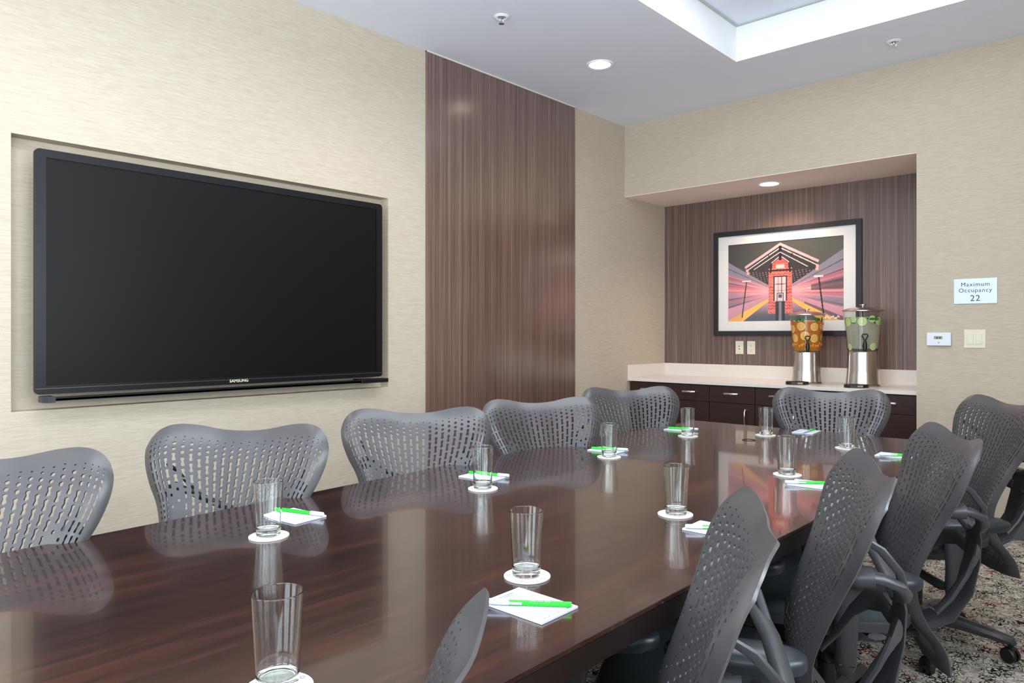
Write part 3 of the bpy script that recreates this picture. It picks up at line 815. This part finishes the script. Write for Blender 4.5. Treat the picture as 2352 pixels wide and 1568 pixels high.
# ------------------------------------------------------------------ glasses, coasters, pads, pens
def make_glass():
    g = thing('drinking_glass', 'x', 'glass')
    R0, R1, H = .0292, .0362, .134
    prof = [(0, .0), (R0 - .003, .0), (R0 - .0008, .0008), (R0, .003), (R1, H), (R1 - .0003, H + .0009), (R1 - .0010, H + .0012), (R1 - .0017, H + .0009), (R1 - .0020, H), (R0 - .0016, .022), (R0 - .0025, .0185), (R0 - .005, .0165), (R0 - .009, .016), (0, .0155)]
    MB().lathe(prof, 56).build('tumbler', M['glass'], g, weld=True, sharp=60); return g
def make_coaster():
    g = thing('coaster', 'x', 'coaster')
    MB().lathe([(0, 0), (.048, 0), (.0485, .0008), (.0485, .0030), (.048, .0036), (0, .0036)], 48).build('coaster_disc', M['coaster'], g)
    m_ = MB()
    for a in range(0, 360, 30):
        a = math.radians(a)
    for k in range(3):
        a = math.radians(200 + 70 * k)
        m_.lathe([(.0030, .0037), (.0036, .0037), (.0036, .0039), (.0030, .0039)], 14, (.039 * math.cos(a), .039 * math.sin(a), 0), close=True)
    m_.build('printed_mark', M['ink'], g); return g
def make_pad():
    """portrait pad, header at +Y, reader's right +X"""
    p = thing('notepad', 'x', 'notepad')
    MB().box((-.052, -.073, 0), (.052, .073, .0045), .0006).build('paper_block', M['paper'], p)
    g = MB()
    for k in range(17): g.box((-.044, .043 - k * .0058, .0045), (.044, .0435 - k * .0058, .0047))
    g.build('ruled_lines', M['rule'], p)
    g = MB()
    g.box((-.022, .060, .0045), (.022, .0615, .0047)); g.box((-.010, .055, .0045), (.010, .0563, .0047)); g.box((-.026, .0495, .0045), (.026, .0503, .0047))
    for a, b in ((-.040, -.026), (-.019, .002), (.008, .024), (.033, .040)): g.box((a, -.0652, .0045), (b, -.0645, .0047))
    g.box((.012, -.0692, .0045), (.026, -.0686, .0047))
    for a in (-.022, .0055, .030): g.box((a - .0012, -.066, .0045), (a + .0012, -.0637, .0047))
    g.build('printed_header', M['ink'], p); return p
def make_pen():
    """cap at -X, barrel end at +X, length .142"""
    p = thing('ballpoint_pen', 'x', 'pen')
    MB().tube([(-.042, 0, .0052), (.0775, 0, .0052), (.0790, 0, .0052)], [.0047, .0047, .0042], 16).build('barrel', M['green'], p)
    cp = MB().tube([(-.079, 0, .0058), (-.077, 0, .0058), (-.036, 0, .0058)], [.0040, .0056, .0056], 16).build('cap', M['cap'], p)
    MB().box((-.074, -.0078, .004), (-.012, -.0053, .0080), .0006).build('clip', M['cap'], cp)
    t = MB()
    for k in range(15):
        if k % 5 != 4: t.box((.004 + k * .0026, -.0028, .0092), (.0058 + k * .0026, -.0014, .0097))
    t.build('imprint', M['cap'], p); return p

G, CO, PD, PE = make_glass(), make_coaster(), make_pad(), make_pen()
ALL = list(bpy.data.objects)
first = {}
def put(proto, loc, rz, label, group):
    if proto.name not in first: first[proto.name] = 1; o = proto
    else: o = copy_tree(proto)
    o.location = loc; o.rotation_euler = (0, 0, rz); tag(o, label, None, group); return o

# ------------------------------------------------------------------ the office chair
def catmull(P, t):
    n = len(P) - 1; x = max(0, min(1, t)) * n; i = min(int(x), n - 1); f = x - i
    p0 = P[max(i - 1, 0)]; p1 = P[i]; p2 = P[i + 1]; p3 = P[min(i + 2, n)]
    return tuple(.5 * ((2 * b) + (-a + c) * f + (2 * a - 5 * b + 4 * c - d) * f * f + (-a + 3 * b - 3 * c + d) * f ** 3) for a, b, c, d in zip(p0, p1, p2, p3))
def resample(P, N=200):
    pts = [catmull(P, k / N) for k in range(N + 1)]; L_ = [0]
    for a, b in zip(pts, pts[1:]): L_.append(L_[-1] + math.dist(a, b))
    tot = L_[-1]
    def f(t):
        s = max(0, min(1, t)) * tot; lo, hi = 0, N
        while hi - lo > 1:
            m = (lo + hi) // 2
            if L_[m] <= s: lo = m
            else: hi = m
        k = (s - L_[lo]) / max(1e-9, L_[hi] - L_[lo]); return tuple(a + (b - a) * k for a, b in zip(pts[lo], pts[hi]))
    return f
BORDER = [(.204, -.285, .293), (.184, -.280, .350), (.168, -.235, .423), (.169, -.213, .489), (.184, -.210, .555), (.204, -.230, .630), (.230, -.260, .714), (.262, -.280, .776),
          (.283, -.296, .832), (.289, -.311, .879), (.279, -.328, .913), (.261, -.340, .936), (.232, -.351, .951), (.195, -.362, .955), (.141, -.372, .949), (.071, -.377, .935), (0, -.374, .931)]
SIDE = BORDER[:11]
TOP = [(-x, y, z) for x, y, z in BORDER[10:]] + BORDER[10:-1][::-1]
fS, fT = resample(SIDE), resample(TOP)
def shell_pt(s, t):
    """s -1..1 across, t 0..1 up: surface stretched over the measured rim, rolled back at the rim, hollow in the middle"""
    u = (s + 1) / 2
    R = fS(t); Tp = fT(u); b0 = BORDER[0]; B = (s * b0[0], b0[1] + .01 * (1 - s * s), b0[2] - .012 * (1 - s * s)); BR = b0; BL = (-b0[0],) + b0[1:]; TR = TOP[-1]; TL = TOP[0]
    Lf = (-R[0], R[1], R[2])
    P = [(1 - u) * Lf[k] + u * R[k] + (1 - t) * B[k] + t * Tp[k] - ((1 - u) * (1 - t) * BL[k] + u * (1 - t) * BR[k] + (1 - u) * t * TL[k] + u * t * TR[k]) for k in (0, 1, 2)]
    es = max(0, (abs(s) - .70) / .30); et = max(0, (t - .84) / .16)
    Es = 1 - es ** 2.2; Et = 1 - et ** 2.0
    lift = .044 * Es * Et * sst(-.1, .25, t)
    hollow = .030 * (1 - s * s) * sst(.25, .6, t) * Et
    P[1] += lift - hollow
    return Vector(P)
NC = 25
rowsq = []
def inc(q): return .0080 + (.0037 - .0080) * sst(64, 69, q)
NQ = 80
acc = [0]
for q in range(NQ): acc.append(acc[-1] + inc(q))
T0, T1 = .035, .950
def tq(q):
    if q < 0: return T0 * (1 + q / 3)
    if q > NQ: return T1 + (1 - T1) * (q - NQ) / 5
    i = min(int(q), NQ - 1); return T0 + (T1 - T0) * (acc[i] + (acc[i + 1] - acc[i]) * (q - i)) / acc[-1]
colw = [.62 if min(c, NC - 1 - c) < 3 else (.85 if min(c, NC - 1 - c) < 4 else 1.0) for c in range(NC)]
cx_ = [0]
for c in range(NC): cx_.append(cx_[-1] + colw[c])
S0 = .915
def si(i):
    if i < 0: return -S0 - (1 - S0) * (-i) / 3
    if i > 2 * NC: return S0 + (1 - S0) * (i - 2 * NC) / 3
    c = min(int(i // 2), NC - 1); f = (i - 2 * c) / 2; return -S0 + 2 * S0 * (cx_[c] + colw[c] * f) / cx_[-1]
def build_shell(parent):
    V = []; Fc = []; idx = {}
    def node(i, q):
        k = (i, q)
        if k not in idx: idx[k] = len(V); V.append((i, q))
        return idx[k]
    rims = []
    I0, I1, Q0, Q1 = -3, 2 * NC + 3, -3, NQ + 5
    ilist = [-3, -2, -1, 0] ; 
    for q in range(Q0, Q1):
        for i in range(-3, 0): Fc.append((node(i, q), node(i + 1, q), node(i + 1, q + 1), node(i, q + 1)))
        for i in range(2 * NC, 2 * NC + 3): Fc.append((node(i, q), node(i + 1, q), node(i + 1, q + 1), node(i, q + 1)))
    for q in list(range(Q0, 0)) + list(range(NQ, Q1)):
        for i in range(0, 2 * NC): Fc.append((node(i, q), node(i + 1, q), node(i + 1, q + 1), node(i, q + 1)))
    for c in range(NC):
        e = min(c, NC - 1 - c); cells = []; q = 0
        outer = e < 3
        if c % 2: cells.append((0, 2)); q = 2
        while q < NQ:
            ln = 2 if (outer and q < 50) else 4
            if outer and e == 2 and q < 50: ln = 2
            if q + ln > NQ: ln = NQ - q
            cells.append((q, q + ln)); q += ln
        for qa, qb in cells:
            i0 = 2 * c; ic = i0 + 1; qc = (qa + qb) / 2; hq = (qb - qa) / 2
            per = [(i0, qa), (i0 + 1, qa), (i0 + 2, qa)] + [(i0 + 2, q) for q in range(qa + 1, qb)] + [(i0 + 2, qb), (i0 + 1, qb), (i0, qb)] + [(i0, q) for q in range(qb - 1, qa, -1)]
            top = sst(50, 66, qc)
            plug = (e in (3, 4)) and 38 < qc < 47
            solid = plug
            sm = 3 <= e <= 5 and 30 < qc < 55 and not plug
            # hole half sizes in lattice units
            rx = .55 if not outer else .46; rq = hq * .86; pea = hq > 1.5
            if qc > 67 or (qc > 64 and e < 4): pea = False
            if e == 3 and qc < 38: rx = .48
            if qc < 14: pea = False; rx = .50
            if not pea and hq > 1.5 and qc > 40: rq = hq * (.60 if qc > 66 else .34); rx = .44
            if qc > 75: rx = .30; rq = hq * .36
            if hq < 1.5: rq = hq * .55
            if sm and hq > 1.5: rx, rq, pea = .36, hq * (.60 if e == 5 else .30), e == 5
            if qa == 0 or qb == NQ: rx *= .8; rq *= .6
            ring = [node(*p) for p in per]
            if solid:
                Fc.append(tuple(ring)); continue
            hole = []
            slot = (not pea) and qc < 14
            for (pi_, pq) in per:
                a = (pi_ - ic); b = (pq - qc) / hq
                if abs(a) < .01: hx, hb = 0, math.copysign(1, b)
                elif abs(b) > .99: hx, hb = math.copysign(.86 if (pea or slot) else .70, a), math.copysign(.80 if (pea or slot) else .72, b)
                elif abs(b) < .01: hx, hb = math.copysign(.50 if pea else 1, a), 0
                else: hx, hb = math.copysign(.74 if pea else (1 if slot else .93), a), math.copysign(.38 if pea else .40, b)
                hole.append(len(V)); V.append((ic + hx * rx, qc + hb * rq))
            n = len(ring)
            for k in range(n):
                l = (k + 1) % n; Fc.append((ring[k], ring[l], hole[l], hole[k]))
            rims.append(hole)
    # border loop
    bl = [node(i, Q0) for i in range(I0, I1)] + [node(I1, q) for q in range(Q0, Q1)] + [node(i, Q1) for i in range(I1, I0, -1)] + [node(I0, q) for q in range(Q1, Q0, -1)]
    rims.append(bl)
    P = [shell_pt(si(i), tq(q)) for i, q in V]
    Nn = []
    for i, q in V:
        e = .02; s, t = si(i), tq(q)
        a = shell_pt(min(1, s + e), t) - shell_pt(max(-1, s - e), t); b = shell_pt(s, min(1, t + e)) - shell_pt(s, max(0, t - e))
        nn = a.cross(b); nn.normalize()
        if nn.y > 0: nn = -nn
        Nn.append(nn)
    th = .0055; n = len(P)
    verts = [tuple(p) for p in P] + [tuple(p + q * th) for p, q in zip(P, Nn)]
    faces = list(Fc) + [tuple(i + n for i in reversed(f)) for f in Fc]
    smooth = [True] * len(faces)
    for r in rims:
        for k in range(len(r)):
            l = (k + 1) % len(r); faces.append((r[k], r[l], r[l] + n, r[k] + n)); smooth.append(True)
    g = MB(); g.v = verts; g.f = faces; g.sm = smooth
    return g.build('backrest', M['shell'], parent, sharp=50)

def make_chair():
    ch = thing('office_chair', 'x', 'chair')
    build_shell(ch)
    # spine, yoke arms and knobs
    g = MB()
    g.tube([(0, -.12, .335), (0, -.24, .35), (0, -.335, .40), (0, -.385, .48), (0, -.405, .57), (0, -.41, .64), (0, -.405, .672)],
           [(.05, .022), (.055, .022), (.062, .018), (.064, .013), (.060, .011), (.056, .010), (.054, .009)], 14, up=(0, 1, 0))
    for sg in (-1, 1):
        g.tube([(0, -.405, .655), (sg * .06, -.402, .672), (sg * .13, -.39, .705), (sg * .175, -.37, .735), (sg * .195, -.335, .752), (sg * .198, -.30, .755)],
               [(.016, .012), (.018, .011), (.018, .011), (.018, .012), (.015, .013), (.013, .013)], 12)
        g.tube([(sg * .150, -.388, .718), (sg * .185, -.372, .765), (sg * .205, -.335, .812), (sg * .215, -.300, .835)], [(.006, .009), (.006, .009), (.005, .009), (.004, .007)], 8, up=(0, 1, 0))
    bf = g.build('back_yoke', M['frame'], ch)
    for sg in (-1, 1): MB().tube([(sg * .198, -.322, .755), (sg * .198, -.292, .752), (sg * .198, -.276, .752)], [.022, .022, .017], 16).build('knob', M['frame'], bf)
    g = MB()
    for sg in (-1, 1):
        g.tube([(sg * .03, -.398, .60), (sg * .085, -.39, .612), (sg * .135, -.365, .60), (sg * .155, -.335, .56), (sg * .158, -.30, .50), (sg * .155, -.262, .455), (sg * .15, -.245, .47)],
               [(.020, .010), (.024, .009), (.026, .009), (.022, .009), (.016, .008), (.016, .007), (.008, .005)], 10, up=(0, 1, 0))
    g.build('lumbar_bracket', M['frame'], ch)
    # seat
    n = 28; out = []
    for k in range(n):
        a = 2 * PI * k / n; cxs, sn = math.cos(a), math.sin(a)
        out.append((math.copysign(abs(cxs) ** .62, cxs) * .245, .03 + math.copysign(abs(sn) ** .62, sn) * .235))
    vs = []; fs = []
    R = [(1.0, -.035), (1.02, -.02), (1.0, -.002), (.93, .006), (.75, .002), (.45, -.006), (.0, -.010)]
    for f, dz in R:
        for x, y in out:
            xx = x * f; yy = .03 + (y - .03) * f
            vs.append((xx, yy, .455 + dz - .05 * sst(.16, .28, yy) + .008 * (abs(xx) / .245) ** 2))
    for q in range(len(R) - 1):
        for k in range(n):
            l = (k + 1) % n; fs.append((q * n + k, q * n + l, (q + 1) * n + l, (q + 1) * n + k))
    fs.append(tuple(range(n - 1, -1, -1)))
    MB().add(vs, fs, True).build('seat', M['seat'], ch, weld=True, sharp=60)
    g = MB(); vs = []; fs = []
    for f, dz in ((.97, -.036), (1.045, -.036), (1.045, -.012), (1.02, -.008), (1.018, -.034)):
        for x, y in out:
            yy = .03 + (y - .03) * f; vs.append((x * f, yy, .455 + dz - .05 * sst(.16, .28, yy) - .006))
    for q in range(4):
        for k in range(n):
            l = (k + 1) % n; fs.append((q * n + k, q * n + l, (q + 1) * n + l, (q + 1) * n + k))
    g.add(vs, fs, True); g.build('seat_rim', M['frame'], ch)
    # tilt mechanism, cylinder, base, casters
    g = MB().box((-.075, -.13, .315), (.075, .12, .40), .012)
    g.tube([(-.20, .04, .385), (-.10, .04, .355), (.10, .04, .355), (.20, .04, .385)], [(.03, .010)] * 4, 10)
    g.tube([(-.20, -.10, .385), (-.10, -.10, .36), (.10, -.10, .36), (.20, -.10, .385)], [(.025, .010)] * 4, 10)
    g.build('tilt_mechanism', M['frame'], ch)
    MB().tube([(0, 0, .12), (0, 0, .22), (0, 0, .2205), (0, 0, .32)], [.027, .027, .020, .020], 20).build('gas_cylinder', M['black'], ch)
    bs = MB().lathe([(0, .075), (.034, .075), (.045, .085), (.048, .125), (.036, .14), (0, .14)], 28)
    for k in range(5):
        a = math.radians(90 + 72 * k); d = Vector((math.cos(a), math.sin(a), 0))
        pts = [d * .03 + Vector((0, 0, .110)), d * .14 + Vector((0, 0, .110)), d * .27 + Vector((0, 0, .092)), d * .325 + Vector((0, 0, .082)), d * .335 + Vector((0, 0, .070))]
        bs.tube(pts, [(.028, .030), (.026, .028), (.022, .021), (.020, .018), (.012, .010)], 10)
    bs.build('star_base', M['frame'], ch)
    for k in range(5):
        a = math.radians(90 + 72 * k); d = Vector((math.cos(a), math.sin(a), 0)) * .32
        g = MB()
        g.tube([(d.x, d.y, .082), (d.x, d.y, .045)], .007, 8)
        ax = Vector((math.cos(a + 1.1), math.sin(a + 1.1), 0))
        for sg in (-1, 1):
            p = d + Vector((0, 0, .029)) + ax * .006 * sg
            g.tube([p, p + ax * .012 * sg, p + ax * .016 * sg], [.0285, .0285, .024], 20)
        g.tube([d + Vector((0, 0, .045)) - ax * .012, d + Vector((0, 0, .045)) + ax * .012], .018, 12)
        g.build('caster', M['black'], ch)
    # arms
    for sg in (-1, 1):
        x = sg * .30
        g = MB()
        g.tube([(x, -.005, .592), (x, -.005, .57), (x, 0, .50), (x * .99, .0, .43), (x * .97, .0, .37), (x * .955, 0, .345), (x * .95, 0, .335)],
               [(.055, .018), (.044, .018), (.034, .018), (.030, .019), (.030, .020), (.024, .018), (.012, .01)], 16, up=(1, 0, 0))
        g.tube([(x * .965, 0, .375), (x * .80, .01, .360), (x * .55, .02, .362), (sg * .06, .02, .362)], [(.028, .016), (.028, .015), (.025, .014), (.022, .012)], 12)
        am = g.build('armrest', M['frame'], ch)
        MB().box((x * .955 - .0235 + (.0), -.022, .365), (x * .955 + .0235, .022, .372), .002).build('height_latch', M['black'], am)
        # pad : rounded slab
        prof_ = [(-.140, .003), (-.137, .015), (-.126, .030), (-.105, .042), (-.07, .050), (-.02, .051), (.03, .048), (.08, .042), (.108, .034), (.124, .022), (.131, .010), (.133, .003)]
        vs = []; fs = []; nn = 18
        for yy, w_ in prof_:
            hgt = .003 + .021 * min(1, w_ / .05) ** .8
            for k in range(nn):
                th = 2 * PI * k / nn; c_, s_ = math.cos(th), math.sin(th)
                vs.append((x + math.copysign(abs(c_) ** .8, c_) * w_, yy - .05, .610 + math.copysign(abs(s_) ** .75, s_) * hgt - (.004 if s_ < 0 else 0) - .006 * sst(.06, .13, yy)))
        for q in range(len(prof_) - 1):
            for k in range(nn):
                l = (k + 1) % nn; fs.append((q * nn + k, q * nn + l, (q + 1) * nn + l, (q + 1) * nn + k))
        fs.append(tuple(range(nn - 1, -1, -1))); fs.append(tuple((len(prof_) - 1) * nn + k for k in range(nn)))
        MB().add(vs, fs, True).build('arm_pad', M['pad'], am, sharp=60)
    return ch

CHR = make_chair()
ALL = list(bpy.data.objects)
CH_LIST = [   # base centre x, y, turn of the facing direction from -x towards -y, label
    (-1.844, .266, 151, 'grey perforated office chair at the left picture edge, nearest of the television-side row'),
    (-1.967, .871, 132.8, 'grey perforated office chair below the left half of the television'),
    (-1.908, 1.634, 143.2, 'grey perforated office chair in front of the right end of the television'),
    (-1.798, 2.34, 153, 'grey perforated office chair in front of the tall brown wall panel'),
    (-1.913, 3.179, 146.7, 'grey perforated office chair before the left end of the alcove cabinets'),
    (-1.245, 3.665, 106, 'grey perforated office chair alone at the far end of the table'),
    (-.765, 3.281, 37.9, 'grey perforated office chair at the right picture edge, farthest of the window-side row'),
    (-.795, 2.342, 28.0, 'second farthest grey perforated office chair of the window-side row'),
    (-.815, 1.600, 25.6, 'grey perforated office chair in the middle of the window-side row'),
    (-.806, .958, 28.3, 'second nearest grey perforated office chair of the window-side row, seen almost edge-on'),
    (-.838, .285, 30, 'grey office chair at the bottom edge, only the edge of its backrest showing'),
]
BASE_TURN = {0: 0, 5: .2, 6: 0}
for k, (x, y, a, lab) in enumerate(CH_LIST):
    a = math.radians(a)
    o = put(CHR, (x, y, 0), math.atan2(math.cos(a), -math.sin(a)), lab, 'perforated office chairs around the table')
    up, arm = {10: (-.033, 0), 6: (.03, -.09), 7: (0, -.03)}.get(k, (0, 0))     # seat and armrests set to their own heights
    for c in o.children:     # each base has swivelled its own way
        if not c.name.startswith(('star_base', 'caster')): c.location.z = up + (arm if c.name.startswith(('armrest', 'arm_pad')) else 0)
        if c.name.startswith(('star_base', 'caster')): c.rotation_euler.z = BASE_TURN.get(k, .6 * k)

# ------------------------------------------------------------------ things on the table
GL = [(-.932, .531, 'tall empty glass at the bottom of the picture, nearest of all'), (-1.656, .918, 'tall empty glass beside the nearest television-side notepad'),
      (-1.65, 1.669, 'tall empty glass in front of the third television-side chair'), (-1.695, 2.449, 'tall empty glass in front of the fourth television-side chair'),
      (-1.755, 3.214, 'tall empty glass in front of the last television-side chair'), (-.985, 1.127, 'tall empty glass just beyond the large foreground notepad'),
      (-1.018, 1.793, 'tall empty glass just left of the notepad half hidden by a chair'), (-1.009, 2.568, 'tall empty glass on the window side before the red reflection'),
      (-1.485, 3.502, 'tall empty glass near the far end, left of the far-end notepad'), (-1.05, 3.343, 'tall empty glass before the right half of the far-end chair')]
for x, y, lab in GL:
    put(CO, (x, y, TZ + .0003), random.uniform(0, 6), lab.replace('tall empty glass', 'round white coaster under the glass'), 'round coasters under the glasses')
    put(G, (x + random.uniform(-.003, .003), y, TZ + .0042), 0, lab, 'empty tumblers on the table')
def LR(a): return math.radians(a)
# pad: header towards table centre; x, y, heading of the header, pen angle
PADS = [(-.875, 1.008, 90, (-.869, .998), 37, 'white notepad with green pen, large in the foreground'),
        (-1.785, 1.065, -84, (-1.785, 1.085), 198, 'white notepad beside the nearest television-side glass'),
        (-1.785, 1.81, -84, (-1.777, 1.828), 197, 'white notepad in front of the third television-side chair'),
        (-1.795, 2.585, -84, (-1.785, 2.583), 203, 'white notepad in front of the fourth television-side chair'),
        (-1.90, 3.40, -84, (-1.885, 3.400), 196, 'white notepad in front of the last television-side chair'),
        (-.855, 1.72, 92, (-.855, 1.715), 37, 'white notepad half hidden by the second nearest window-side chair'),
        (-.875, 2.455, 96, (-.886, 2.443), 37, 'white notepad left of the middle window-side chair'),
        (-1.38, 3.765, 4, (-1.367, 3.762), 90, 'white notepad in front of the far-end chair'),
        (-.83, 3.27, 92, (-.815, 3.248), 37, 'white notepad near the far right corner of the table'),
        (-.80, .40, 90, (-.81, .40), 30, 'white notepad below the picture edge beside the nearest glass')]
for x, y, hd, (qx, qy), pa, lab in PADS[:9]:
    put(PD, (x, y, TZ + .0003), LR(hd), lab, 'notepads on the table')
    put(PE, (qx, qy, TZ + .0052), LR(pa), lab.replace('white notepad with green pen', 'green and white pen on the notepad').replace('white notepad', 'green and white pen on the notepad'), 'green pens on the notepads')
